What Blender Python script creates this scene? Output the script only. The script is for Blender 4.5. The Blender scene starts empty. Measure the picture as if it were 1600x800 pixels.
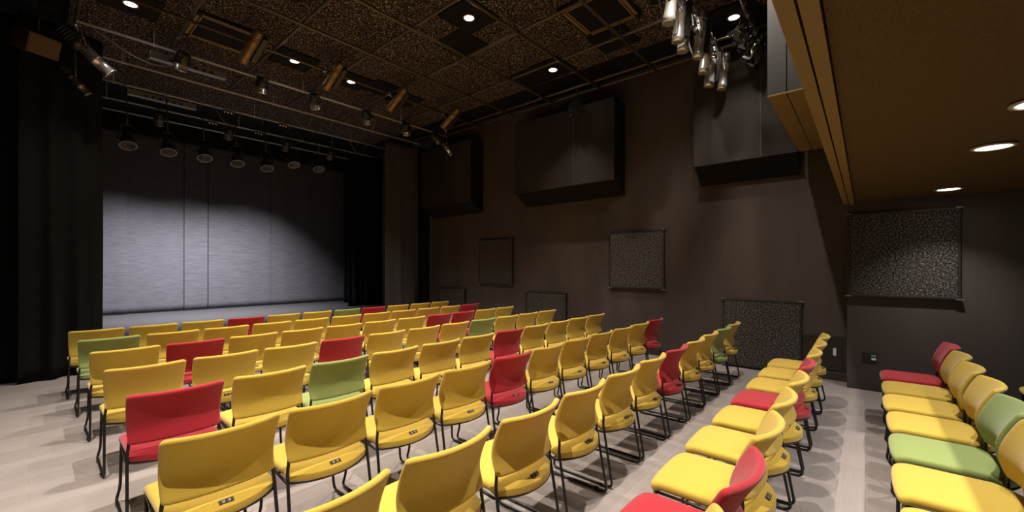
import bpy, bmesh, math, random
from mathutils import Vector, Matrix
random.seed(7)
S = bpy.context.scene
C = S.collection

# ------------------------------------------------------------ camera, world, lights, exposure
F_PX, YAW, EYE = 645.6, math.radians(49.46), 1.54
cam = bpy.data.cameras.new('camera'); cam.sensor_width = 36.0; cam.lens = 36.0*F_PX/1600
cam.shift_y = 17.5/1600; cam.clip_start = 0.05
co = bpy.data.objects.new('camera', cam); C.objects.link(co)
co.location = (0, 0, EYE); co.rotation_euler = (math.radians(90), 0, -YAW+math.radians(0))
# camera looks between +Y (stage) and +X (right wall)
S.camera = co
S.view_settings.view_transform = 'Standard'; S.view_settings.look = 'None'
S.view_settings.exposure = 0.42; S.view_settings.gamma = 1.0; S.view_settings.use_curve_mapping = False
w = bpy.data.worlds.new('world'); S.world = w; w.use_nodes = True
w.node_tree.nodes['Background'].inputs[0].default_value = (0.5, 0.47, 0.45, 1)
w.node_tree.nodes['Background'].inputs[1].default_value = 0.006

DL_W = 430.0       # watts of each downlight in the hall ceiling
BAL_W = 68.0       # watts of each downlight under the balcony
STAGE_W = 1000.0    # watts of each stage lantern
WARM = (1.0, 0.875, 0.745)
NEUT = (1.0, 0.93, 0.86)
COOL = (0.93, 0.90, 1.0)

def spot(name, loc, target, watts, col, deg, blend=0.6, size=0.05, parent=None):
    l = bpy.data.lights.new(name, 'SPOT'); l.energy = watts; l.color = col
    l.spot_size = math.radians(deg); l.spot_blend = blend; l.shadow_soft_size = size
    o = bpy.data.objects.new(name, l); C.objects.link(o)
    o.location = loc
    d = Vector(target)-Vector(loc)
    o.rotation_euler = d.to_track_quat('-Z', 'Y').to_euler()
    if parent:
        o.parent = parent
    return o

# ------------------------------------------------------------ materials
def mat(name, col, rough=0.7, metal=0.0, spec=0.5, emit=None, es=1.0):
    m = bpy.data.materials.new(name); m.use_nodes = True
    b = m.node_tree.nodes['Principled BSDF']
    b.inputs['Base Color'].default_value = (*col, 1); b.inputs['Roughness'].default_value = rough
    b.inputs['Metallic'].default_value = metal; b.inputs['Specular IOR Level'].default_value = spec
    if emit:
        b.inputs['Emission Color'].default_value = (*emit, 1); b.inputs['Emission Strength'].default_value = es
    return m

def nd(m, typ, **kw):
    n = m.node_tree.nodes.new(typ)
    for k, v in kw.items():
        setattr(n, k, v)
    return n

def coords(m, scale=(1, 1, 1), which='Object'):
    tc = nd(m, 'ShaderNodeTexCoord'); mp = nd(m, 'ShaderNodeMapping')
    mp.inputs['Scale'].default_value = scale
    m.node_tree.links.new(tc.outputs[which], mp.inputs['Vector'])
    return mp.outputs['Vector']

def noise(m, vec, scale, detail=3, rough=0.5):
    n = nd(m, 'ShaderNodeTexNoise'); n.inputs['Scale'].default_value = scale
    n.inputs['Detail'].default_value = detail; n.inputs['Roughness'].default_value = rough
    m.node_tree.links.new(vec, n.inputs['Vector']); return n

def ramp(m, fac, stops):
    r = nd(m, 'ShaderNodeValToRGB'); e = r.color_ramp.elements
    e[0].position, e[0].color = stops[0][0], (*stops[0][1], 1)
    e[1].position, e[1].color = stops[-1][0], (*stops[-1][1], 1)
    for p, c in stops[1:-1]:
        x = e.new(p); x.color = (*c, 1)
    m.node_tree.links.new(fac, r.inputs['Fac']); return r

def bump(m, h, strength, dist):
    b = nd(m, 'ShaderNodeBump'); b.inputs['Strength'].default_value = strength; b.inputs['Distance'].default_value = dist
    m.node_tree.links.new(h, b.inputs['Height'])
    m.node_tree.links.new(b.outputs['Normal'], m.node_tree.nodes['Principled BSDF'].inputs['Normal'])

def setcol(m, out):
    m.node_tree.links.new(out, m.node_tree.nodes['Principled BSDF'].inputs['Base Color'])

def fabric(name, c1, c2):
    m = mat(name, c1, 0.95, spec=0.15)
    v = coords(m); n = noise(m, v, 420, 2)
    setcol(m, ramp(m, n.outputs['Fac'], [(0.3, c2), (0.7, c1)]).outputs['Color'])
    bump(m, n.outputs['Fac'], 0.35, 0.002)
    b = m.node_tree.nodes['Principled BSDF']
    b.inputs['Sheen Weight'].default_value = 0.25
    return m
FAB = {'yellow': fabric('yellow_fabric', (0.66, 0.475, 0.078), (0.50, 0.345, 0.048)),
       'red': fabric('red_fabric', (0.46, 0.030, 0.046), (0.33, 0.016, 0.028)),
       'green': fabric('green_fabric', (0.31, 0.385, 0.13), (0.21, 0.275, 0.08))}
M_black = mat('black_powder_coat', (0.012, 0.011, 0.011), 0.35)
M_plastic = mat('black_plastic', (0.02, 0.02, 0.02), 0.5)
M_white = mat('white_print', (0.8, 0.8, 0.78), 0.6)
M_green = mat('green_lamp_cover', (0.05, 0.45, 0.22), 0.4)
M_chrome = mat('brushed_aluminium', (0.72, 0.70, 0.67), 0.26, 0.75)
M_steel = mat('grey_steel', (0.34, 0.33, 0.32), 0.4, 0.8)
M_body = mat('black_lantern_body', (0.03, 0.028, 0.026), 0.35, 0.3)
M_bronze = mat('bronze_lantern_body', (0.24, 0.15, 0.055), 0.42, 0.5)
M_pipe = mat('black_pipe', (0.085, 0.062, 0.038), 0.4, 0.1)
M_bar = mat('grey_pipe', (0.46, 0.46, 0.48), 0.4, 0.0)
M_glass = mat('lens_glass', (0.25, 0.26, 0.28), 0.08, 0.2)
M_lamp = mat('lamp_disc', (1, 1, 1), 0.5, emit=(1.0, 0.93, 0.82), es=14)
M_cable = mat('black_cable', (0.05, 0.05, 0.05), 0.5)
M_cablew = mat('grey_cable', (0.17, 0.165, 0.16), 0.5)
M_ringg = mat('dark_grey_frame', (0.16, 0.155, 0.16), 0.5)
M_ring = mat('downlight_ring', (0.5, 0.45, 0.36), 0.4, 0.3)

def wall_mat(name, c, var=0.25):
    m = mat(name, c, 0.62, spec=0.35)
    v = coords(m, (1, 1, 0.35)); n = noise(m, v, 1.6, 5, 0.6)
    setcol(m, ramp(m, n.outputs['Fac'], [(0.3, tuple(x*(1-var) for x in c)), (0.75, tuple(x*(1+var) for x in c))]).outputs['Color'])
    n2 = noise(m, coords(m), 60, 3)
    bump(m, n2.outputs['Fac'], 0.15, 0.004)
    return m
M_wall = wall_mat('dark_brown_wall_paint', (0.076, 0.060, 0.053))
M_wall2 = wall_mat('dark_grey_wall_paint', (0.070, 0.058, 0.053), 0.12)
M_box = wall_mat('dark_duct_paint', (0.032, 0.025, 0.022), 0.35)
M_skirt = mat('dark_skirting', (0.045, 0.038, 0.034), 0.5)
M_blk = mat('matt_black_paint', (0.008, 0.0075, 0.0075), 0.85, spec=0.2)
M_joint = mat('grey_joint_strip', (0.05, 0.045, 0.043), 0.5)
M_greybox = wall_mat('grey_boxing_paint', (0.020, 0.019, 0.020), 0.3)
M_hatch = mat('hatch_paint', (0.028, 0.023, 0.020), 0.45)

def floor_mat():
    m = mat('floor_planks', (0.4, 0.37, 0.35), 0.42, spec=0.4)
    v = coords(m, (1, 1, 1))
    br = nd(m, 'ShaderNodeTexBrick')
    m.node_tree.links.new(v, br.inputs['Vector'])
    br.inputs['Scale'].default_value = 1.0
    br.inputs['Brick Width'].default_value = 0.92; br.inputs['Row Height'].default_value = 0.155
    br.inputs['Mortar Size'].default_value = 0.0012; br.inputs['Bias'].default_value = 0.0
    br.inputs['Color1'].default_value = (0.385, 0.347, 0.340, 1)
    br.inputs['Color2'].default_value = (0.33, 0.297, 0.290, 1)
    br.inputs['Mortar'].default_value = (0.24, 0.21, 0.2, 1)
    n = noise(m, coords(m, (0.6, 9, 1)), 6, 6, 0.6)
    mx = nd(m, 'ShaderNodeMix', data_type='RGBA', blend_type='MULTIPLY')
    mx.inputs[0].default_value = 0.35
    m.node_tree.links.new(br.outputs['Color'], mx.inputs[6])
    r = ramp(m, n.outputs['Fac'], [(0.3, (0.75, 0.75, 0.75)), (0.7, (1.1, 1.08, 1.06))])
    m.node_tree.links.new(r.outputs['Color'], mx.inputs[7])
    setcol(m, mx.outputs[2])
    return m
M_floor = floor_mat()

def wool_mat():
    m = mat('wood_wool_board', (0.2, 0.15, 0.1), 0.9, spec=0.2)
    v = coords(m)
    n0 = noise(m, v, 26, 2)
    mixv = nd(m, 'ShaderNodeVectorMath', operation='MULTIPLY_ADD')
    m.node_tree.links.new(n0.outputs['Color'], mixv.inputs[0]); mixv.inputs[1].default_value = (0.05, 0.05, 0.05)
    m.node_tree.links.new(v, mixv.inputs[2])
    n = noise(m, mixv.outputs[0], 44, 3, 0.65)
    setcol(m, ramp(m, n.outputs['Fac'], [(0.47, (0.006, 0.005, 0.004)), (0.54, (0.07, 0.045, 0.033)), (0.63, (0.42, 0.32, 0.26)), (0.74, (0.9, 0.80, 0.72))]).outputs['Color'])
    bump(m, n.outputs['Fac'], 0.8, 0.03)
    return m
M_wool = wool_mat()

def grain_mat():
    m = mat('granular_absorber_board', (0.1, 0.09, 0.08), 0.9, spec=0.2)
    n = noise(m, coords(m), 55, 3, 0.7)
    setcol(m, ramp(m, n.outputs['Fac'], [(0.42, (0.015, 0.013, 0.012)), (0.52, (0.06, 0.054, 0.05)), (0.66, (0.21, 0.19, 0.175))]).outputs['Color'])
    bump(m, n.outputs['Fac'], 0.7, 0.012)
    return m
M_grain = grain_mat()

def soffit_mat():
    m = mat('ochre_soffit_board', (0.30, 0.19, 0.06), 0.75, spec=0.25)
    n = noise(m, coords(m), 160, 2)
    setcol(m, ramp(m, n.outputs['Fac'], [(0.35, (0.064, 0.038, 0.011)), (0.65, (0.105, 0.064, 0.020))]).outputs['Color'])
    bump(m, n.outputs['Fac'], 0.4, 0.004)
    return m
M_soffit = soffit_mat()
M_fascia = mat('ochre_fascia', (0.20, 0.13, 0.04), 0.5, spec=0.3)

def cloth_mat(name, c, weave=140):
    m = mat(name, c, 0.95, spec=0.1)
    n = noise(m, coords(m, (0.25, 1, 3)), 14, 5, 0.6)
    setcol(m, ramp(m, n.outputs['Fac'], [(0.3, tuple(x*0.75 for x in c)), (0.7, tuple(x*1.15 for x in c))]).outputs['Color'])
    n2 = noise(m, coords(m), weave, 2); bump(m, n2.outputs['Fac'], 0.2, 0.003)
    return m
M_curt = cloth_mat('black_stage_cloth', (0.011, 0.0105, 0.011))
M_leg = cloth_mat('charcoal_stage_cloth', (0.075, 0.070, 0.072))
M_back = cloth_mat('grey_backdrop_cloth', (0.105, 0.101, 0.108))
M_stage = mat('stage_deck_paint', (0.050, 0.049, 0.048), 0.6)

# ------------------------------------------------------------ mesh helpers
def link(name, bm, m, parent=None, smooth=False, loc=None):
    me = bpy.data.meshes.new(name)
    bmesh.ops.recalc_face_normals(bm, faces=bm.faces[:])
    bm.to_mesh(me); bm.free()
    for x in (m if isinstance(m, (list, tuple)) else [m]):
        me.materials.append(x)
    if smooth:
        for p in me.polygons:
            p.use_smooth = True
    o = bpy.data.objects.new(name, me); C.objects.link(o)
    if parent:
        o.parent = parent
    if loc:
        o.location = loc
    return o

def box(bm, a, b, mi=0, bev=0.0):
    lo = [min(a[i], b[i]) for i in range(3)]; hi = [max(a[i], b[i]) for i in range(3)]
    r = bmesh.ops.create_cube(bm, size=1.0)
    for v in r['verts']:
        for i in range(3):
            v.co[i] = lo[i] if v.co[i] < 0 else hi[i]
    fs = set(f for v in r['verts'] for f in v.link_faces)
    for f in fs:
        f.material_index = mi
    if bev:
        es = list(set(e for f in fs for e in f.edges))
        g = bmesh.ops.bevel(bm, geom=es, offset=bev, segments=2, affect='EDGES', profile=0.6)
        for f in g['faces']:
            f.material_index = mi

def rnd(pts, rad, n=4):
    """round the inner corners of a polyline"""
    pts = [Vector(p) for p in pts]; out = [pts[0]]
    for i in range(1, len(pts)-1):
        a, b, c = pts[i-1], pts[i], pts[i+1]
        r = min(rad, (a-b).length*0.48, (c-b).length*0.48)
        p, q = b+(a-b).normalized()*r, b+(c-b).normalized()*r
        for k in range(n+1):
            t = k/n; out.append(p*(1-t)**2+b*2*t*(1-t)+q*t*t)
    out.append(pts[-1]); return out

def tube(bm, pts, r, seg=8, closed=False, mi=0):
    pts = [Vector(p) for p in pts]; n = len(pts); rings = []
    up = Vector((0, 0, 1))
    prev = None
    for i, p in enumerate(pts):
        if closed:
            t = (pts[(i+1) % n]-pts[i-1]).normalized()
        else:
            t = (pts[min(i+1, n-1)]-pts[max(i-1, 0)]).normalized()
        if prev is None:
            a = t.cross(up)
            if a.length < 0.05:
                a = t.cross(Vector((0, 1, 0)))
            a.normalize()
        else:
            a = (prev-t*prev.dot(t)).normalized()
        prev = a; b = t.cross(a).normalized()
        rr = r[i] if isinstance(r, (list, tuple)) else r
        rings.append([bm.verts.new(p+(a*math.cos(2*math.pi*k/seg)+b*math.sin(2*math.pi*k/seg))*rr) for k in range(seg)])
    m = n if closed else n-1
    for i in range(m):
        A, B = rings[i], rings[(i+1) % n]
        for k in range(seg):
            f = bm.faces.new((A[k], A[(k+1) % seg], B[(k+1) % seg], B[k])); f.material_index = mi; f.smooth = True
    if not closed:
        for R_ in (rings[0], rings[-1][::-1]):
            f = bm.faces.new(R_); f.material_index = mi

def lathe(bm, prof, M, seg=20, mi=0):
    """prof: (radius, z) list; M places the local z axis"""
    rings = []
    for r, z in prof:
        rings.append([bm.verts.new(M @ Vector((r*math.cos(2*math.pi*k/seg), r*math.sin(2*math.pi*k/seg), z))) for k in range(seg)])
    for A, B in zip(rings, rings[1:]):
        for k in range(seg):
            f = bm.faces.new((A[k], A[(k+1) % seg], B[(k+1) % seg], B[k])); f.material_index = mi; f.smooth = True
    for R_ in (rings[0], rings[-1]):
        if prof[0][0] > 1e-4:
            f = bm.faces.new(R_); f.material_index = mi

def NB():
    return bmesh.new()

def boxobj(name, a, b, m, parent=None, bev=0.0, kind=None):
    bm = NB(); box(bm, a, b, 0, bev); o = link(name, bm, m, parent)
    if kind:
        o['kind'] = kind
    return o

def thing(name, label, cat, loc=(0, 0, 0), group=None):
    o = bpy.data.objects.new(name, None); C.objects.link(o); o.empty_display_size = 0.1
    o.location = loc; o['label'] = label; o['category'] = cat
    if group:
        o['group'] = group
    return o

def tag(o, label, cat, group=None, kind=None):
    o['label'] = label; o['category'] = cat
    if group:
        o['group'] = group
    if kind:
        o['kind'] = kind
    return o

# ------------------------------------------------------------ room shell
WX, NX = 7.13, 6.82           # main right wall, thicker wall under the balcony
CZ = 5.0
LX, BY, FY = -1.3, -4.0, 14.2
boxobj('floor', (LX-0.2, BY-0.2, -0.12), (WX+0.2, FY+0.2, 0), M_floor, kind='structure')
boxobj('wall_right', (WX, BY-0.2, 0), (WX+0.2, FY+0.2, CZ+0.2), M_wall, kind='structure')
boxobj('wall_right_lower', (NX, BY, 0), (WX, 0.18, 2.42), M_wall2, kind='structure').name = 'wall_right_under_balcony'
boxobj('wall_left', (LX-0.2, BY-0.2, 0), (LX, FY+0.2, CZ+0.2), M_blk, kind='structure')
boxobj('wall_front', (LX, FY, 0), (WX, FY+0.2, CZ+0.2), M_blk, kind='structure')
boxobj('wall_back', (LX, BY-0.2, 0), (WX, BY, CZ+0.2), M_wall2, kind='structure')
boxobj('ceiling', (LX, BY, CZ+0.06), (WX, FY, CZ+0.2), M_blk, kind='structure')
# skirtings
boxobj('baseboard_right', (WX-0.012, 0.19, 0), (WX, 8.9, 0.09), M_skirt, kind='structure')
boxobj('baseboard_balcony', (NX-0.012, BY, 0), (NX, 0.18, 0.09), M_skirt, kind='structure').name = 'baseboard_near'
# balcony soffit with stepped edge
boxobj('balcony_floor', (LX, BY, 2.36), (NX, 0.10, 2.62), M_soffit, kind='structure').name = 'ceiling_under_balcony'
boxobj('trim_1', (LX, 0.105, 2.335), (NX, 0.155, 3.35), M_fascia, kind='structure')
boxobj('trim_2', (LX, 0.165, 2.345), (NX, 0.215, 3.45), M_fascia, kind='structure')

# ceiling of wood wool boards: 1 m boards between the pipes
M_wool_o = []
bm = NB()
WXS, WYS = (0.35, 6.30), (-0.9, 10.6)
box(bm, (WXS[0], WYS[0], CZ), (WXS[1], WYS[1], CZ+0.06))
o = link('ceiling_boards', bm, M_wool); o['kind'] = 'structure'; o.name = 'ceiling_wood_wool'

# stage platform
st = thing('stage_platform', 'low dark stage platform in front of the grey backdrop curtain', 'stage', (3, 9.1, 0))
boxobj('deck', (LX-3+0.01, 0, 0.34), (WX-3-0.01, 4.95, 0.40), M_stage, st)
boxobj('front_panel', (LX-3+0.01, 0.03, 0.0), (WX-3-0.01, 0.07, 0.34), M_blk, st)

# ------------------------------------------------------------ curtains
def curtain(name, p0, p1, z0, z1, m, amp, wl, label, seed=0, lean=0.0, hem=True):
    rn = random.Random(seed)
    p0, p1 = Vector((*p0, 0)), Vector((*p1, 0)); L = (p1-p0).length
    t = (p1-p0)/L; nrm = Vector((t.y, -t.x, 0))
    nx = max(24, int(L/0.02)); nz = 26
    ks = [(wl*(0.6+0.9*rn.random()), rn.random()*6.28, 0.35+rn.random()*0.65) for _ in range(5)]
    bm = NB(); grid = []
    for j in range(nz+1):
        row = []; z = z0+(z1-z0)*j/nz; h = j/nz
        for i in range(nx+1):
            s = L*i/nx
            y = sum(a*math.sin(2*math.pi*s/k+ph+0.35*math.sin(h*3+ph)) for k, ph, a in ks)/2.2
            y = amp*(y+0.35*abs(y))*(0.65+0.35*(1-h)) + 0.25*amp*math.sin(7*h+s*2.1)*math.sin(s*3.3+seed)
            row.append(bm.verts.new(p0+t*s+nrm*y+Vector((0, 0, z))))
        grid.append(row)
    for j in range(nz):
        for i in range(nx):
            f = bm.faces.new((grid[j][i], grid[j][i+1], grid[j+1][i+1], grid[j+1][i])); f.smooth = True
    o = link(name, bm, m, smooth=True)
    md = o.modifiers.new('thickness', 'SOLIDIFY'); md.thickness = 0.008; md.offset = 0
    tag(o, label, 'curtain')
    return o
curtain('stage_curtain', (LX+0.05, 8.78), (0.02, 8.60), 0.005, 4.9, M_curt, 0.075, 0.42, 'black stage curtain hanging at the far left, reaching the floor', 1)
curtain('stage_curtain', (-0.10, 8.42), (0.72, 8.64), 0.005, 4.9, M_curt, 0.055, 0.33, 'black curtain strip beside the left edge of the stage opening', 2)
curtain('stage_curtain', (5.70, 8.98), (6.62, 9.02), 0.01, 4.72, M_leg, 0.022, 0.5, 'charcoal curtain leg framing the stage opening on the right', 3)
curtain('stage_curtain', (6.64, 8.96), (7.09, 9.02), 0.01, 4.72, M_curt, 0.035, 0.2, 'narrow black curtain in the corner between curtain leg and side wall', 9)
curtain('stage_curtain', (6.02, 11.4), (7.08, 11.3), 0.405, 4.9, M_curt, 0.045, 0.24, 'black pleated side curtain on the stage behind the right leg', 4)
curtain('stage_curtain', (6.60, 12.8), (7.08, 12.75), 0.405, 4.9, M_curt, 0.04, 0.2, 'narrow black side curtain at the far right rear of the stage', 8)
curtain('backdrop_curtain', (-1.2, 13.62), (1.55, 13.60), 0.405, 4.9, M_back, 0.012, 0.9, 'grey backdrop curtain, leftmost panel', 5)
curtain('backdrop_curtain', (1.53, 13.65), (2.67, 13.64), 0.405, 4.9, M_back, 0.010, 0.7, 'grey backdrop curtain, second panel from the left', 6)
curtain('backdrop_curtain', (2.655, 13.60), (3.165, 13.61), 0.405, 4.9, M_back, 0.008, 0.5, 'narrow grey backdrop panel ending at the dark slit', 16)
curtain('backdrop_curtain', (3.182, 13.63), (4.75, 13.62), 0.405, 4.9, M_back, 0.012, 0.8, 'grey backdrop curtain panel right of the dark slit', 7)
curtain('backdrop_curtain', (4.74, 13.59), (7.08, 13.62), 0.405, 4.9, M_back, 0.014, 0.8, 'grey backdrop curtain, rightmost panel fading into the dark', 17)
curtain('border_curtain', (-1.2, 11.98), (7.0, 11.98), 4.42, 4.9, M_curt, 0.02, 0.3, 'black border curtain strip hanging across the top of the stage', 12)

# ------------------------------------------------------------ acoustic wall panels
def wall_panel(y0, y1, z0, z1, X, label):
    t = thing('acoustic_panel', label, 'wall panel', (X, (y0+y1)/2, z0), 'square granular acoustic panels')
    h, hy = z1-z0, (y1-y0)/2
    bm = NB(); box(bm, (-0.055, -hy+0.012, 0.012), (-0.001, hy-0.012, h-0.012), 0, 0.004); link('board', bm, M_grain, t)
    for zz in (0.0, h):
        bm = NB(); box(bm, (-0.062, -hy-0.015, zz-0.013), (-0.001, hy+0.015, zz+0.013), 0, 0.004); link('frame_rail', bm, M_plastic, t)
    for yy in (-hy, hy):
        bm = NB(); box(bm, (-0.060, yy-0.010, 0.013), (-0.001, yy+0.010, h-0.013), 0, 0.003); link('frame_stile', bm, M_plastic, t)
    for zz in (-0.013, h+0.013):
        for yy in (-hy, hy):
            bm = NB(); box(bm, (-0.068, yy-0.03, zz-0.006), (-0.02, yy+0.03, zz+0.006)); link('corner_clip', bm, M_steel, t)
wall_panel(7.62, 8.62, 0.03, 1.00, WX, 'speckled square acoustic panel low on the wall next to the stage curtain')
wall_panel(6.06, 7.08, 1.15, 2.18, WX, 'speckled square acoustic panel high on the wall, nearest the stage')
wall_panel(4.62, 5.63, 0.03, 1.01, WX, 'speckled acoustic panel low on the wall behind the front row ends')
wall_panel(2.63, 3.64, 1.17, 2.18, WX, 'speckled acoustic panel high in the middle of the side wall')
wall_panel(0.69, 1.69, 0.04, 1.04, WX, 'large speckled acoustic panel standing at the floor left of the hatch')
wall_panel(-0.80, 0.165, 1.19, 2.20, NX, 'wide speckled acoustic panel under the balcony, half in shade')

# big boxed absorbers high on the right wall
def wall_box(y0, y1, z0, z1, label, seams):
    t = thing('wall_absorber', label, 'wall box', (WX, (y0+y1)/2, z0), 'boxed absorbers high on the side wall')
    L = y1-y0; n = 3
    edges = [y0]+seams+[y1]
    for a, b in zip(edges, edges[1:]):
        bm = NB(); box(bm, (-0.43, a-(y0+y1)/2+0.004, 0.02), (-0.40, b-(y0+y1)/2-0.004, z1-z0), 0, 0.003); link('front_board', bm, M_box, t)
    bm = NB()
    sec = [(-0.40, 0.02), (-0.40, z1-z0), (-0.001, z1-z0), (-0.001, -0.235)]     # underside wedge down to the wall stands in for the box's cast shadow
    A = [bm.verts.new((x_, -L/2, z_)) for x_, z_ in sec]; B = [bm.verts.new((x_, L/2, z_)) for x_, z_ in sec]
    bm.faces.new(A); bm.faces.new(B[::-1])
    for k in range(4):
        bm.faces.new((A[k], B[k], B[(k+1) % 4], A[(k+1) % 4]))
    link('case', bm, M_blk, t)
    bm = NB(); box(bm, (-0.445, -L/2-0.01, 0.0), (-0.40, L/2+0.01, 0.02)); link('bottom_rail', bm, M_box, t)
    for sy in seams:
        bm = NB(); box(bm, (-0.436, sy-(y0+y1)/2-0.011, 0.02), (-0.4305, sy-(y0+y1)/2+0.011, z1-z0)); link('joint_strip', bm, M_joint, t)
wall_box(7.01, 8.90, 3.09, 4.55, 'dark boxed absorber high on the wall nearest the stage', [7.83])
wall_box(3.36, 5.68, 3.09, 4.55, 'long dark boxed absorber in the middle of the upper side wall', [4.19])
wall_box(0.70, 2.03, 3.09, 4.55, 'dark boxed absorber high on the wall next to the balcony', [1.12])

# hatch in the wall
h = thing('wall_hatch', 'dark access hatch low in the side wall with small white label', 'hatch', (WX, 0.44, 0.15))
bm = NB(); box(bm, (-0.02, -0.235, 0), (-0.001, 0.235, 0.02)); box(bm, (-0.02, -0.235, 0.43), (-0.001, 0.235, 0.45))
box(bm, (-0.02, -0.235, 0.02), (-0.001, -0.215, 0.43)); box(bm, (-0.02, 0.215, 0.02), (-0.001, 0.235, 0.43)); link('frame', bm, M_skirt, h)
bm = NB(); box(bm, (-0.014, -0.21, 0.025), (-0.001, 0.21, 0.425), 0, 0.002); dr = link('door', bm, M_hatch, h)
bm = NB(); box(bm, (-0.019, -0.14, 0.19), (-0.014, -0.105, 0.29)); link('paper_label', bm, M_white, dr)
# outlet
h = thing('wall_outlet', 'black wall plate with green and white sockets low on near wall', 'outlet', (NX, -0.045, 0.36))
bm = NB(); box(bm, (-0.012, -0.068, 0), (-0.001, 0.068, 0.12), 0, 0.003); link('plate', bm, M_plastic, h)
bm = NB(); box(bm, (-0.018, -0.055, 0.065), (-0.012, -0.012, 0.092), 0, 0.002); link('green_socket', bm, M_green, h)
bm = NB(); box(bm, (-0.018, -0.055, 0.025), (-0.012, -0.012, 0.052), 0, 0.002); link('white_socket', bm, M_white, h)
bm = NB(); box(bm, (-0.016, 0.015, 0.04), (-0.012, 0.05, 0.085), 0, 0.002); link('blank_socket', bm, M_body, h)

# boxing in front of the balcony
t = thing('duct_boxing', 'grey and ochre boxing fixed to the balcony front beside the wall', 'boxing', (4.35, 0.225, 3.08))
bm = NB(); box(bm, (0.0, 0.0, 0.0), (2.33, 0.45, 0.012)); link('bottom_board', bm, M_fascia, t)
bm = NB(); box(bm, (0.0, 0.0, 0.012), (0.012, 0.30, 1.9)); box(bm, (0.0, 0.308, 0.012), (0.012, 0.45, 1.9)); link('end_board', bm, M_greybox, t)
bm = NB(); box(bm, (0.014, 0.43, 0.012), (2.33, 0.45, 1.9)); link('side_board', bm, M_box, t)
bm = NB(); box(bm, (0.0, 0.30, -0.004), (2.33, 0.308, 0.0)); link('seam_strip', bm, M_plastic, t)

# ------------------------------------------------------------ pipe grid
GZ = 4.77
def pipe(a, b, r, m, label, name='ceiling_pipe', group=None):
    bm = NB(); tube(bm, [a, b], r, 10)
    o = link(name, bm, m, smooth=False)
    # hangers up to the ceiling
    a, b = Vector(a), Vector(b); L = (b-a).length
    root = tag(o, label, 'pipe', group)
    for k in range(max(1, int(L/2.4))+1):
        p = a+(b-a)*((k+0.37)/(max(1, int(L/2.4))+1))
        bm = NB(); tube(bm, [p+Vector((0, 0, r)), Vector((p.x, p.y, CZ+(0.002 if p.y < 10.55 else 0.062)))], 0.006, 6); tube(bm, [p-Vector((0, 0, r*1.15)), p+Vector((0, 0, r*1.15))], r*1.15, 8)
        link('hanger', bm, m, o)
    return o
for i, X in enumerate((0.40, 1.36, 2.36, 3.36, 4.37, 5.38, 6.38, 6.65)):
    lab = ['leftmost', 'second', 'third', 'fourth', 'fifth', 'sixth', 'seventh', 'eighth'][i]
    pipe((X, -0.4, GZ), (X, 8.75 if X < 6.4 else 8.4, GZ), 0.021, M_pipe, 'black ceiling pipe running towards the stage, %s from the left' % lab, group='black pipes running towards the stage')
for i, Y in enumerate((1.12, 1.62, 2.58, 3.59, 4.60, 5.61, 6.64)):
    lab = ['nearest the balcony', 'second from the balcony', 'third from the balcony', 'fourth from the balcony', 'fifth from the balcony', 'sixth from the balcony', 'seventh from the balcony'][i]
    pipe((0.40, Y, GZ-0.046), (7.0 if Y < 2 else 6.62, Y, GZ-0.046), 0.021, M_pipe, 'black ceiling cross pipe parallel to the chair rows, %s' % lab, group='black ceiling cross pipes')
for i, Y in enumerate((7.74, 8.76, 9.80, 10.80, 11.55)):
    lab = ['nearest the seats', 'second from the seats', 'third from the seats', 'fourth from the seats', 'farthest over the stage'][i]
    pipe((0.40 if Y < 8 else 0.15, Y, GZ-0.05), (6.60, Y, GZ-0.05), 0.017, M_bar, 'grey lighting bar above the stage end, %s' % lab, name='lighting_bar', group='grey lighting bars over the stage')

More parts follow.
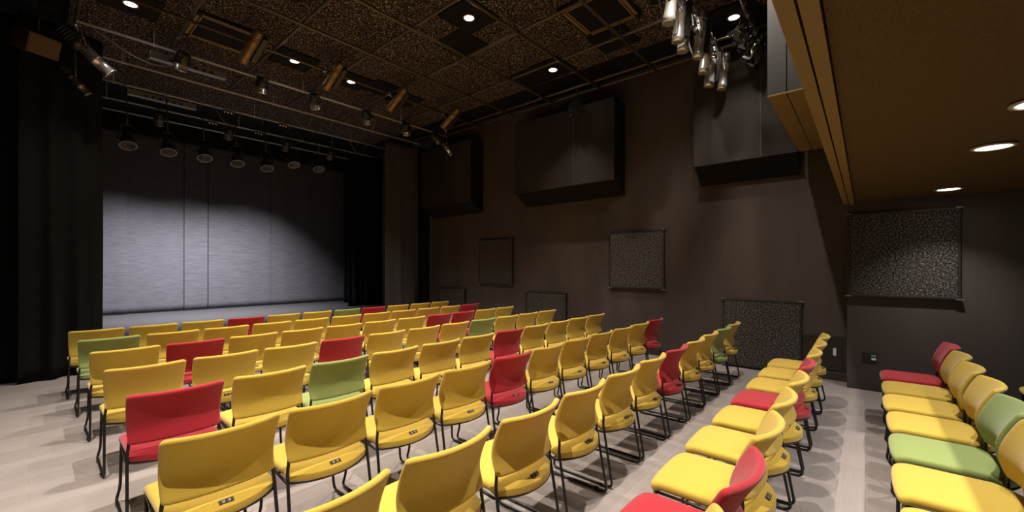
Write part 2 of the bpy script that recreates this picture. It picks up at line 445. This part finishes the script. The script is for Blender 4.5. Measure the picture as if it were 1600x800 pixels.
# ------------------------------------------------------------ downlights
def downlight(x, y, z, label, watts, deg, col, plate=True, r=0.065, group='round ceiling downlights'):
    t = thing('downlight', label, 'ceiling light', (x, y, z), group)
    bm = NB(); lathe(bm, [(r*1.28, 0.0), (r*1.28, -0.006), (r*1.02, -0.010), (r*1.0, 0.0)], Matrix.Identity(4), 24); link('ring', bm, M_ring, t, True)
    bm = NB(); lathe(bm, [(0.0001, -0.004), (r, -0.004), (r, 0.0)], Matrix.Identity(4), 24); link('lens', bm, M_lamp, t)
    if plate:
        bm = NB(); box(bm, (-0.30, -0.30, 0.001), (0.30, 0.30, 0.03), 0, 0.003); link('backing_plate', bm, M_blk, t)
    s = spot('light', (x, y, z-0.03), (x, y, 0), watts, col, deg, 1.0, 0.025)
    s.parent = t; s.location = (0, 0, -0.03)
    return t
for x, y, lab in ((3.93, 4.14, 'round downlight in the middle of the hall ceiling'),
                  (5.91, 4.12, 'round downlight nearest the middle of the side wall'),
                  (3.87, 7.22, 'round downlight between two bronze lanterns near the stage'),
                  (2.87, 7.21, 'round downlight left of centre near the stage'),
                  (0.86, 7.27, 'round downlight at the top left edge near the black curtain'),
                  (1.93, 4.14, 'round downlight over the left half of the seats'),
                  (5.02, 1.82, 'round downlight behind the cluster of silver lanterns'),
                  (6.28, 1.37, 'round downlight glowing beside the barn door lanterns'),
                  (3.93, 1.04, 'round downlight over the rear rows'),
                  (-0.07, 4.14, 'added unseen downlight over the left aisle'),  # added out of view to brighten the left front chairs
                  (-0.07, 1.04, 'added unseen downlight over the rear left aisle'),  # second unseen lamp, added for the same dim left seats
                  (1.93, 1.04, 'round downlight over the rear left rows')):
    downlight(x, y, CZ-0.032, lab, DL_W*(0.4 if (x < 1 and y > 5) else 1.5 if (x < 0 and y < 2) else 1.0 if (x < 3 and y < 2) else 0.85 if (x < 4 and y < 2) else 1.2 if (x < 3 and y < 5) else 0.22 if x > 5 and y < 2 else 0.4 if x > 5 else 1), 130 if x == 5.02 else 76 if x > 5 else 138 if (x == 3.93 and y < 2) else 98, WARM)
for x, lab in ((2.15, 'round downlight under the balcony nearest the viewer'), (3.22, 'round downlight cut by the right picture edge under the balcony'), (4.22, 'bright round downlight in the ochre soffit over the last rows'),
               (6.20, 'round downlight in the ochre soffit nearest the side wall')):
    downlight(x, -0.655, 2.352, lab, BAL_W, 104, NEUT, False, 0.085, 'round downlights in the balcony soffit')

# ------------------------------------------------------------ ceiling cassettes
def cassette(x, y, label):
    t = thing('air_conditioner', label, 'air conditioner', (x, y, CZ-0.04), 'ceiling cassettes with slots')
    bm = NB(); box(bm, (-0.42, -0.42, 0), (0.42, 0.42, 0.038), 0, 0.006); link('panel', bm, M_blk, t)
    for k in range(4):
        bm = NB()
        a = (-0.33, -0.39, -0.008); b = (0.33, -0.35, -0.001)
        box(bm, a, b); box(bm, (-0.33, -0.335, -0.008), (0.33, -0.315, -0.001))
        bmesh.ops.rotate(bm, verts=bm.verts[:], cent=(0, 0, 0), matrix=Matrix.Rotation(k*math.pi/2, 3, 'Z'))
        link('air_slot', bm, M_fascia, t)
cassette(1.86, 7.20, 'black ceiling cassette with ochre slots at the upper left')
cassette(5.00, 2.72, 'black ceiling cassette with ochre slots next to the silver lanterns')
for x, y, lab in ((0.85, 6.6, 'black square ceiling panel at the upper left'), (4.35, 4.75, 'black square ceiling panel below the middle downlight'),
                  (5.95, 4.62, 'black square ceiling panel beside the wall downlight'), (4.45, 7.1, 'black square ceiling panel right of the stage downlights'),
                  (5.0, 7.2, 'black square ceiling panel by the right bronze lantern'), (5.75, 2.9, 'black square ceiling panel close to the lantern cluster')):
    bm = NB(); box(bm, (x-0.3, y-0.3, CZ-0.02), (x+0.3, y+0.3, CZ-0.001), 0, 0.004)
    tag(link('ceiling_panel', bm, M_blk), lab, 'ceiling panel', 'black square ceiling panels')

# ------------------------------------------------------------ lanterns
def aim(d):
    return Vector(d).normalized().to_track_quat('Z', 'Y').to_matrix().to_4x4()

def lantern(kind, bar, center, d, label, group, m_tube, m_body=None, scale=1.0, doors=False):
    """bar: point on the pipe it hangs from; center: middle of the body; d: beam direction"""
    m_body = m_body or M_body
    t = thing('stage_lantern', label, 'spotlight', bar, group)
    c = Vector(center)-Vector(bar); R_ = Matrix.Translation(c) @ aim(d) @ Matrix.Scale(scale, 4)
    if kind == 'profile':
        bm = NB()
        lathe(bm, [(0.03, -0.30), (0.075, -0.29), (0.085, -0.27), (0.085, -0.13), (0.095, -0.12), (0.095, -0.06), (0.062, -0.03)], R_, 20)
        for k in range(5):
            z = -0.26+k*0.03; lathe(bm, [(0.086, z), (0.092, z+0.004), (0.092, z+0.010), (0.086, z+0.014)], R_, 20)
        link('lamp_house', bm, m_body, t, True)
        bm = NB(); lathe(bm, [(0.060, -0.04), (0.062, 0.10), (0.068, 0.105), (0.068, 0.125), (0.062, 0.13), (0.064, 0.27), (0.074, 0.275), (0.074, 0.29), (0.055, 0.29)], R_, 20); link('lens_tube', bm, m_tube, t, True)
        bm = NB(); lathe(bm, [(0.0001, 0.275), (0.05, 0.28), (0.055, 0.272)], R_, 20); link('lens', bm, M_glass, t, True)
        w_ = 0.105
    elif kind == 'fresnel':
        bm = NB(); lathe(bm, [(0.04, -0.14), (0.075, -0.13), (0.088, -0.10), (0.088, 0.03), (0.08, 0.035)], R_, 20)
        for k in range(3):
            z = -0.09+k*0.03; lathe(bm, [(0.088, z), (0.095, z+0.004), (0.095, z+0.010), (0.088, z+0.014)], R_, 20)
        link('lamp_house', bm, m_body, t, True)
        bm = NB(); lathe(bm, [(0.078, 0.03), (0.084, 0.035), (0.084, 0.11), (0.095, 0.112), (0.095, 0.125), (0.075, 0.125)], R_, 20); link('lens_hood', bm, m_tube, t, True)
        bm = NB(); lathe(bm, [(0.0001, 0.095), (0.05, 0.088), (0.076, 0.07)], R_, 20); link('lens', bm, M_glass, t, True)
        w_ = 0.11
    elif kind == 'barrel':
        bm = NB(); lathe(bm, [(0.02, -0.27), (0.045, -0.26), (0.058, -0.23), (0.062, -0.10)], R_, 20)
        for k in range(3):
            z = -0.21+k*0.045; lathe(bm, [(0.060, z), (0.067, z+0.005), (0.067, z+0.014), (0.060, z+0.019)], R_, 20)
        link('lamp_house', bm, m_body, t, True)
        bm = NB(); lathe(bm, [(0.062, -0.10), (0.066, -0.09), (0.066, 0.0), (0.060, 0.005), (0.062, 0.19), (0.067, 0.2), (0.067, 0.27), (0.05, 0.27)], R_, 20); link('lens_tube', bm, m_tube, t, True)
        bm = NB(); lathe(bm, [(0.0001, 0.25), (0.045, 0.255), (0.05, 0.25)], R_, 20); link('lens', bm, M_glass, t, True)
        bm = NB()
        for a_ in (-0.085, ):
            box(bm, (-0.135, -0.05, -0.20), (-0.064, 0.05, 0.20), 0, 0.008)
        bmesh.ops.transform(bm, verts=bm.verts[:], matrix=R_); link('gear_box', bm, M_body, t)
        w_ = 0.085
    else:  # par can
        bm = NB(); lathe(bm, [(0.03, -0.16), (0.06, -0.14), (0.085, -0.05), (0.095, 0.05), (0.095, 0.11)], R_, 20); link('can', bm, m_body, t, True)
        bm = NB(); lathe(bm, [(0.095, 0.11), (0.125, 0.112), (0.125, 0.122), (0.100, 0.122), (0.1, 0.11)], R_, 20); link('colour_frame', bm, m_tube, t, True)
        bm = NB(); lathe(bm, [(0.0001, 0.07), (0.06, 0.065), (0.093, 0.05)], R_, 20); link('lens', bm, M_plastic, t, True)
        w_ = 0.12
    if doors:
        for k in range(4):
            bm = NB()
            vs = [bm.verts.new(v) for v in ((-0.07, 0.09, 0.127), (0.07, 0.09, 0.127), (0.10, 0.15, 0.24), (-0.10, 0.15, 0.24))]
            bm.faces.new(vs)
            bmesh.ops.solidify(bm, geom=bm.faces[:], thickness=0.003)
            bmesh.ops.rotate(bm, verts=bm.verts[:], cent=(0, 0, 0), matrix=Matrix.Rotation(k*math.pi/2, 3, 'Z'))
            bmesh.ops.transform(bm, verts=bm.verts[:], matrix=R_)
            link('barn_door', bm, M_steel if m_tube is M_chrome else M_body, t)
    # yoke: u-shaped bracket from body sides up to the clamp
    side = (R_.to_3x3() @ Vector((1, 0, 0))).normalized()
    side = Vector((side.x, side.y, 0)).normalized() if abs(side.z) < 0.9 else Vector((1, 0, 0))
    ws = w_*scale; top = Vector((c.x*0.25, c.y*0.25, max(-0.055, -abs(c.z)*0.5)))
    if c.z < -0.45:                      # long drop: a rod carries the yoke
        q = Vector((c.x, c.y, c.z+0.26)); bm = NB(); tube(bm, [Vector((0, 0, -0.03)), Vector((c.x*0.3, c.y*0.3, -0.10)), q], 0.011, 8); link('drop_rod', bm, M_body, t, True); top = q
    bm = NB()
    mid = top*0.55+c*0.45
    tube(bm, rnd([c+side*ws, mid+side*ws, top+side*ws*0.6, top-side*ws*0.6, mid-side*ws, c-side*ws], 0.03), 0.0075, 6)
    link('yoke', bm, M_body if kind == 'par' else M_steel, t, True)
    for s in (-1, 1):
        bm = NB(); tube(bm, [c+side*s*ws*0.85, c+side*s*(ws+0.03)], 0.016, 8); link('tilt_knob', bm, M_plastic, t)
    bm = NB(); tube(bm, [Vector((-0.02, 0, 0)), Vector((0.02, 0, 0))], 0.032, 10); tube(bm, [Vector((0, 0, -0.03)), top+Vector((0, 0, -0.01)) if c.z >= -0.45 else Vector((0, 0, -0.08))], 0.012, 8); link('hook_clamp', bm, m_tube if m_tube is M_chrome else M_steel, t)
    return t

BZ = GZ-0.05
# row on the first grey bar
for i, (x, lab, dd) in enumerate(((1.48, 'short silver-fronted lantern on the first grey bar, leftmost', (-0.1, 0.6, -0.9)),
                 (2.54, 'short lantern with bright copper front directly below the left bronze lantern', (0.0, 0.4, -1)),
                 (3.42, 'short lantern with bright front below and left of the second bronze lantern', (0.35, 0.6, -0.7)),
                 (4.46, 'short lantern with bright front between second and third bronze lanterns', (0.45, 0.5, -0.6)),
                 (5.41, 'short lantern with bright front below the third bronze lantern', (0.45, 0.5, -0.6)),
                 (6.25, 'short lantern with bright front below the fourth bronze lantern', (0.3, -0.5, -0.6)))):
    lantern('fresnel', (x, 7.74, BZ), (x, 7.70, BZ-0.13), dd, lab, 'lanterns on the first grey bar', M_chrome)
lantern('profile', (6.38, 7.50, GZ), (6.30, 7.42, GZ-0.42), (0.55, -0.25, -0.75), 'silver lantern hanging lowest at the right end of the bars', 'lanterns on the first grey bar', M_chrome, scale=0.8)
# bronze row
for x, lab in ((1.98, 'bronze profile lantern left of centre, largest of its row'), (3.13, 'bronze profile lantern, second from the left, beside a downlight'),
               (4.31, 'bronze profile lantern, third from the left in its row'), (5.56, 'bronze profile lantern at the right end of its row')):
    lantern('barrel', (x, 6.64, GZ-0.046), (x, 6.40, GZ-0.20), (-0.15, 0.75, -0.55) if x < 2.5 else (-0.05, 0.8, -0.5), lab, 'bronze profile lanterns', M_bronze, M_bronze)
# par cans over the stage
for i in range(7):
    x = 1.10+0.54*i
    lantern('par', (x, 9.80, BZ), (x, 9.62, 3.72 if i < 5 else 3.9), (0.0, -0.45, -0.9), 'black par can with ring-shaped frame over the stage, %s from the left' % ['first', 'second', 'third', 'fourth', 'fifth', 'sixth', 'seventh'][i], 'par cans over the stage', M_ringg)
for i, x in enumerate((1.7, 2.9, 4.1, 5.2)):
    lantern('fresnel', (x, 10.80, BZ), (x, 10.76, BZ-0.2), (0, 0.6, -0.8), 'small black lantern on the deeper stage bar, %s from the left' % ['first', 'second', 'third', 'fourth'][i], 'small lanterns deep over the stage', M_steel)
# left lanterns
lantern('profile', (0.40, 7.95, GZ-0.02), (0.50, 7.95, 4.45), (0.75, 0.0, -0.72), 'long silver profile lantern at the upper left beside the black curtain', 'lanterns at the upper left', M_chrome, scale=1.15)
lantern('profile', (0.40, 8.35, GZ-0.02), (0.42, 8.35, 4.14), (0.6, 0.0, -0.75), 'small dim profile lantern below the long silver one', 'lanterns at the upper left', M_steel, scale=0.7)
# silver cluster to the right
cl = [(4.45, 4.42), (4.83, 4.40), (5.15, 4.42), (5.45, 4.44), (5.85, 4.40), (6.22, 4.36), (6.62, 4.42)]
nm = ['nearest the viewer', 'second from the viewer', 'third from the viewer', 'fourth from the viewer', 'fifth from the viewer', 'sixth from the viewer', 'farthest and nearest the wall']
for i, (x, z) in enumerate(cl):
    lantern('barrel', (x, 1.62, GZ-0.046), (x+0.02, 1.62+0.04*((i % 3)-1), z), (0.05*((i % 2)*2-1), 0.10, -1), 'silver profile lantern of the upper right cluster, %s' % nm[i], 'silver lanterns of the upper right cluster', M_chrome, M_steel, scale=1.0)
for i in range(6):
    x = 5.62+0.25*i
    lantern('fresnel', (x, 1.12, GZ-0.046), (x, 1.14, 4.47), (0.05, 0.55, -0.75), 'barn door lantern on the bar beside the balcony boxing, %s from the viewer' % ['first', 'second', 'third', 'fourth', 'fifth', 'sixth'][i], 'barn door lanterns near the balcony', M_chrome if i < 2 else M_steel, scale=0.58, doors=True)

# cables
def cable(pts, r, m, label, group=None):
    P = [Vector(p) for p in pts]; out = []
    Q = [P[0]]+P+[P[-1]]
    for i in range(1, len(Q)-2):
        for k in range(8):
            t = k/8; a, b, c, d = Q[i-1], Q[i], Q[i+1], Q[i+2]
            out.append(0.5*((2*b)+(c-a)*t+(2*a-5*b+4*c-d)*t*t+(3*b-a-3*c+d)*t**3))
    out.append(P[-1]); bm = NB(); tube(bm, out, r, 6)
    return tag(link('cable', bm, m), label, 'cable', group)
cable([(0.55, 7.76, 4.70), (0.9, 7.75, 4.50), (1.25, 7.74, 4.45), (1.6, 7.73, 4.66)], 0.007, M_cablew, 'thin grey cable sagging under the first grey bar', 'cables under the rigging')
for i, (x, y) in enumerate(((2.1, 8.74), (3.4, 8.75), (4.4, 8.74), (2.4, 9.78), (3.9, 9.79), (5.2, 9.78))):
    cable([(x, y, 4.70), (x+0.12, y-0.02, 4.48), (x+0.3, y-0.03, 4.42), (x+0.45, y-0.02, 4.70)], 0.007, M_cablew if i % 2 else M_cable, 'short looped cable hanging from a %s grey bar over the stage, %s from the left' % (('second', 'third')[i//3], ('first', 'second', 'third')[i % 3]), 'cables under the rigging')
for i, (x, z) in enumerate(cl[:-1]):
    x2 = cl[i+1][0]
    cable([(x, 1.66, 4.70), (x+0.10, 1.74, 4.50), (x+0.16, 1.70, 4.28), (x2-0.10, 1.72, 4.34), (x2-0.04, 1.68, 4.66)], 0.009, M_cablew, 'looped grey cable between silver lanterns of the cluster, %s from the viewer' % ('first', 'second', 'third', 'fourth', 'fifth', 'sixth')[i], 'cables under the rigging')
    cable([(x+0.03, 1.60, 4.69), (x+0.14, 1.54, 4.40), (x+0.20, 1.52, 4.36), (x+0.26, 1.58, 4.69)], 0.007, M_cable, 'short black cable loop at the cluster bar, %s from the viewer' % ('first', 'second', 'third', 'fourth', 'fifth', 'sixth')[i], 'cables under the rigging')

# socket boxes on bars
def sockets(x, y, z, L, label):
    t = thing('socket_box', label, 'socket box', (x, y, z), 'socket boxes on the lighting bars')
    bm = NB(); box(bm, (-L/2, -0.05, -0.05), (L/2, 0.05, 0.05), 0, 0.004); link('case', bm, M_steel, t)
    for k in range(6):
        bm = NB(); lathe(bm, [(0.0001, 0.012), (0.022, 0.012), (0.026, 0.0)], Matrix.Translation((-L/2+0.25+k*0.1, -0.05, -0.02)) @ Matrix.Rotation(math.pi/2, 4, 'X'), 12); link('socket', bm, M_plastic, t)
    for sx in (-L*0.4, L*0.4):
        bm = NB(); box(bm, (sx-0.012, -0.012, 0.05), (sx+0.012, 0.012, CZ-z-0.001)); link('bracket', bm, M_steel, t)
sockets(1.62, 7.98, 4.66, 0.95, 'long grey socket box behind the first grey bar')
sockets(1.64, 10.02, 4.68, 1.0, 'long grey socket box under the third grey bar')

for i, (x, y) in enumerate(((2.62, 9.80), (3.66, 9.80), (2.6, 10.80), (3.5, 10.80))):
    t = thing('cable_connector', 'small shiny triple connector on a grey bar over the stage, %s' % ('nearer bar, left one', 'nearer bar, right one', 'farther bar, left one', 'farther bar, right one')[i], 'connector', (x, y, GZ-0.05-0.017), 'shiny connectors on the stage bars')
    bm = NB(); box(bm, (-0.09, -0.03, -0.02), (0.09, 0.03, -0.001), 0, 0.003); link('plate', bm, M_body, t)
    for k in (-1, 0, 1):
        bm = NB(); lathe(bm, [(0.0001, -0.052), (0.018, -0.048), (0.020, -0.02)], Matrix.Translation((k*0.06, 0, 0)), 12); link('knob', bm, M_chrome, t, True)
# speakers
def speaker(loc, size, rotz, m, label):
    t = thing('speaker', label, 'speaker', loc); t.rotation_euler = (0.35, 0, rotz)
    a, b, c = size
    bm = NB(); box(bm, (-a/2, -b/2, -c/2), (a/2, b/2, c/2), 0, 0.012); link('cabinet', bm, m, t)
    bm = NB(); box(bm, (-a/2+0.015, -b/2-0.006, -c/2+0.015), (a/2-0.015, -b/2, c/2-0.015)); link('grille', bm, m, t)
    bm = NB(); tube(bm, [(0, 0, c/2-0.01), (0, 0.12, c/2+0.44)], 0.012, 8); link('bracket', bm, M_body, t)
    bm = NB(); lathe(bm, [(0.0001, 0.006), (0.012, 0.004), (0.014, 0)], Matrix.Translation((0.03, 0, -c/2)) @ Matrix.Rotation(math.pi, 4, 'X'), 10); link('bolt', bm, M_chrome, t)
M_spk = mat('brown_speaker_cabinet', (0.10, 0.05, 0.016), 0.6)
speaker((0.06, 7.95, 4.36), (0.30, 0.36, 0.24), 0.4, M_spk, 'brown speaker cabinet hanging in the dark at the upper left')
speaker((6.45, 4.03, 4.44), (0.20, 0.18, 0.26), 0.9, M_body, 'small black speaker hanging above the long wall absorber')

# ------------------------------------------------------------ chairs
def baked(o):
    dg = bpy.context.evaluated_depsgraph_get(); dg.update()
    me = bpy.data.meshes.new_from_object(o.evaluated_get(dg)); 
    for p in me.polygons:
        p.use_smooth = True
    C.objects.unlink(o); bpy.data.objects.remove(o)
    return me

def grid_mesh(fn, nu, nv, thick, sub=1):
    bm = NB(); g = [[bm.verts.new(fn(i/nu, j/nv)) for i in range(nu+1)] for j in range(nv+1)]
    for j in range(nv):
        for i in range(nu):
            bm.faces.new((g[j][i], g[j][i+1], g[j+1][i+1], g[j+1][i]))
    me = bpy.data.meshes.new('tmp'); bm.to_mesh(me); bm.free()
    o = bpy.data.objects.new('tmp', me); C.objects.link(o)
    s = o.modifiers.new('s', 'SOLIDIFY'); s.thickness = thick; s.offset = 0; s.use_even_offset = False
    u = o.modifiers.new('u', 'SUBSURF'); u.levels = sub; u.render_levels = sub
    return baked(o)

TOPW, BOTW = 0.243, 0.231
ZB, ZT = 0.482, 0.79
def back_fn(u, v):
    x = u*2-1; h = v
    X = x*(BOTW+(TOPW-BOTW)*h)
    z = ZB+(ZT-ZB)*h
    ax = abs(x)
    if ax > 0.93:                       # small corner rounding
        z += (-0.007 if h > 0.5 else 0.006)*((ax-0.93)/0.07)**2*(abs(h-0.5)*2)**6
    sag = 0.038+0.036*h
    y = -sag*(1-ax**2.2)
    if h < 0.36:                        # s-profile: waist forward, top and bottom edges to the rear
        t = h/0.36; y += 0.014+0.036*math.sin(t*math.pi/2)
    else:
        t = (h-0.36)/0.64; y += 0.050-0.080*t**1.5
    return Vector((X, y, z))

def seat_fn(u, v):
    x = u*2-1; v = v**1.5
    hw = 0.232
    yr = -0.074+0.096*abs(x)**2.3; yf = 0.462-0.02*abs(x)**3
    y = yr+(yf-yr)*v
    z = 0.424
    z -= 0.030*max(0, min(1, (0.066-(y-yr))/0.056))
    z -= 0.022*max(0, (v-0.86)/0.14)**2
    z -= 0.006*abs(x)**4
    sx = hw*(1-0.025*max(0, 1-v/0.12)**2)
    return Vector((x*sx, y, z))
me_back = grid_mesh(back_fn, 22, 16, 0.030)
me_seat = grid_mesh(seat_fn, 14, 26, 0.050)

def me_of(bm, mats, smooth=True):
    me = bpy.data.meshes.new('m'); bmesh.ops.recalc_face_normals(bm, faces=bm.faces[:]); bm.to_mesh(me); bm.free()
    for m in mats:
        me.materials.append(m)
    return me
def leg_me(s):
    bm = NB(); X = 0.240*s; r = 0.0088
    pts = rnd([(0.216*s, 0.036, 0.56), (0.224*s, 0.022, 0.49), (0.232*s, 0.022, 0.43), (X, -0.055, 0.011), (X, 0.445, 0.011), (0.222*s, 0.430, 0.09), (0.216*s, 0.425, 0.386)], 0.045, 5)
    tube(bm, pts, r, 8)
    # plastic glides under the runner
    for y in (0.02, 0.37):
        box(bm, (X-0.011, y-0.022, 0.0), (X+0.011, y+0.022, 0.012), 0, 0.002)
    # spur joining neighbouring chairs
    box(bm, (X+0.006*s, 0.02, 0.010), (X+0.017*s, 0.045, 0.022), 0, 0.002)
    return me_of(bm, [M_black])
me_leg = {-1: leg_me(-1), 1: leg_me(1)}
bm = NB()
rear = [(x*0.232, -0.074+0.096*abs(x)**2.3+0.008, 0.377) for x in [-1+0.125*k for k in range(17)]]
tube(bm, [(-0.216, 0.425, 0.384), (-0.226, 0.25, 0.388), (-0.232, 0.10, 0.384)]+rear+[(0.232, 0.10, 0.384), (0.226, 0.25, 0.388), (0.216, 0.425, 0.384)], 0.008, 8)
tube(bm, [(-0.216, 0.425, 0.384), (0.216, 0.425, 0.384)], 0.008, 8)
tube(bm, [(-0.23, 0.17, 0.384), (0.23, 0.17, 0.384)], 0.007, 6)
me_frame = me_of(bm, [M_black])
# underside shell
def shell_fn(u, v):
    p = seat_fn(u, v); return Vector((p.x*0.93, 0.21+(p.y-0.21)*0.94, 0.397 - 0.02*max(0, 1-v/0.15)))
me_shell = grid_mesh(shell_fn, 8, 8, 0.010)
me_shell.materials.clear(); me_shell.materials.append(M_plastic)
# number plate on the rear edge of the seat, tilted to the rear
bm = NB()
box(bm, (-0.030, -0.011, 0.0), (0.030, 0.011, 0.0022), 0)
for k, segs in enumerate(('a', 'b')):
    cx_ = -0.012+0.024*k
    for (a, b, c, d) in ((-0.005, 0.005, 0.005, 0.0065), (-0.005, -0.001, 0.005, 0.0008), (-0.005, -0.0065, 0.005, -0.005), (0.0035, -0.0065, 0.005, 0.0065)):
        box(bm, (cx_+a, b, 0.0022), (cx_+c, d, 0.0028), 1)
me_plate = me_of(bm, [M_plastic, M_white])

proto = {}
def make_proto(col):
    bk = me_back.copy(); bk.materials.clear(); bk.materials.append(FAB[col])
    sk = me_seat.copy(); sk.materials.clear(); sk.materials.append(FAB[col])
    bk.name = 'backrest_'+col; sk.name = 'seat_'+col
    return bk, sk
for c_ in FAB:
    proto[c_] = make_proto(c_)
ORD = ['first', 'second', 'third', 'fourth', 'fifth', 'sixth', 'seventh', 'eighth', 'ninth', 'tenth', 'eleventh']
def make_chair(col, x, y, rz, label):
    r = thing('audience_chair', label, 'chair', (x, y, 0), 'upholstered audience chairs in rows')
    r.rotation_euler = (0, 0, rz)
    def ch(n, me, loc=(0, 0, 0), rot=(0, 0, 0)):
        o = bpy.data.objects.new(n, me); C.objects.link(o); o.parent = r; o.location = loc; o.rotation_euler = rot; return o
    bk, sk = proto[col]
    ch('backrest', bk); st_ = ch('seat', sk); ch('sled_leg', me_leg[-1]); ch('sled_leg', me_leg[1]); ch('seat_frame', me_frame); ch('seat_shell', me_shell)
    pl = ch('number_plate', me_plate, (0.0, -0.045, 0.4345), (0.49, 0, 0)); pl.parent = st_
    return r
rows = {1: (7.08, 0.30, 0.530, 'YYYRYYGRYYY'), 2: (6.165, 0.333, 0.530, 'GYYYYYYYYYR'), 3: (5.22, 0.345, 0.530, 'YRYYYYYRRYY'),
        4: (4.256, 0.36, 0.530, 'YYYRYYYGYYY'), 5: (3.30, 0.375, 0.530, 'RYGYYYRYYYY'), 6: (2.343, 0.365, 0.532, 'YYYYRYYYYYR'),
        7: (1.385, 0.40, 0.555, 'YYYYYYRYYGY')}
CN = {'Y': 'yellow', 'R': 'red', 'G': 'green'}
W = 0.478
def cjit():
    return random.uniform(-0.006, 0.006), random.uniform(-0.008, 0.008), math.radians(random.uniform(-0.5, 0.5))
for r_, (y, x0, p, cols) in rows.items():
    for k, c_ in enumerate(cols):
        j = cjit()
        make_chair(CN[c_], x0+k*p+W/2+j[0], y+j[1], j[2], '%s chair in the %s row from the stage, %s seat from the left' % (CN[c_], ORD[r_-1], ORD[k]))
for r_, y, xr, p, cols in ((8, 0.40, 5.90, 0.558, 'YYYRYYYRY'), (9, -0.575, 6.0, 0.558, 'RYYYGYYY'), (10, -1.54, 6.0, 0.558, 'Y')):
    for k, c_ in enumerate(cols):
        j = cjit()
        make_chair(CN[c_], xr-k*p-W/2+j[0], y+j[1], j[2], '%s chair in the %s row from the stage, %s seat from the side wall' % (CN[c_], ORD[r_-1], ORD[k]))

# ------------------------------------------------------------ stage light (from lanterns on the stage bars)
for x in (1.7, 2.9, 4.1):
    spot('stage_beam', (x, 10.93, 4.37), (x-0.25, 12.7, 0.4), STAGE_W, COOL, 92, 1.0, 0.03)
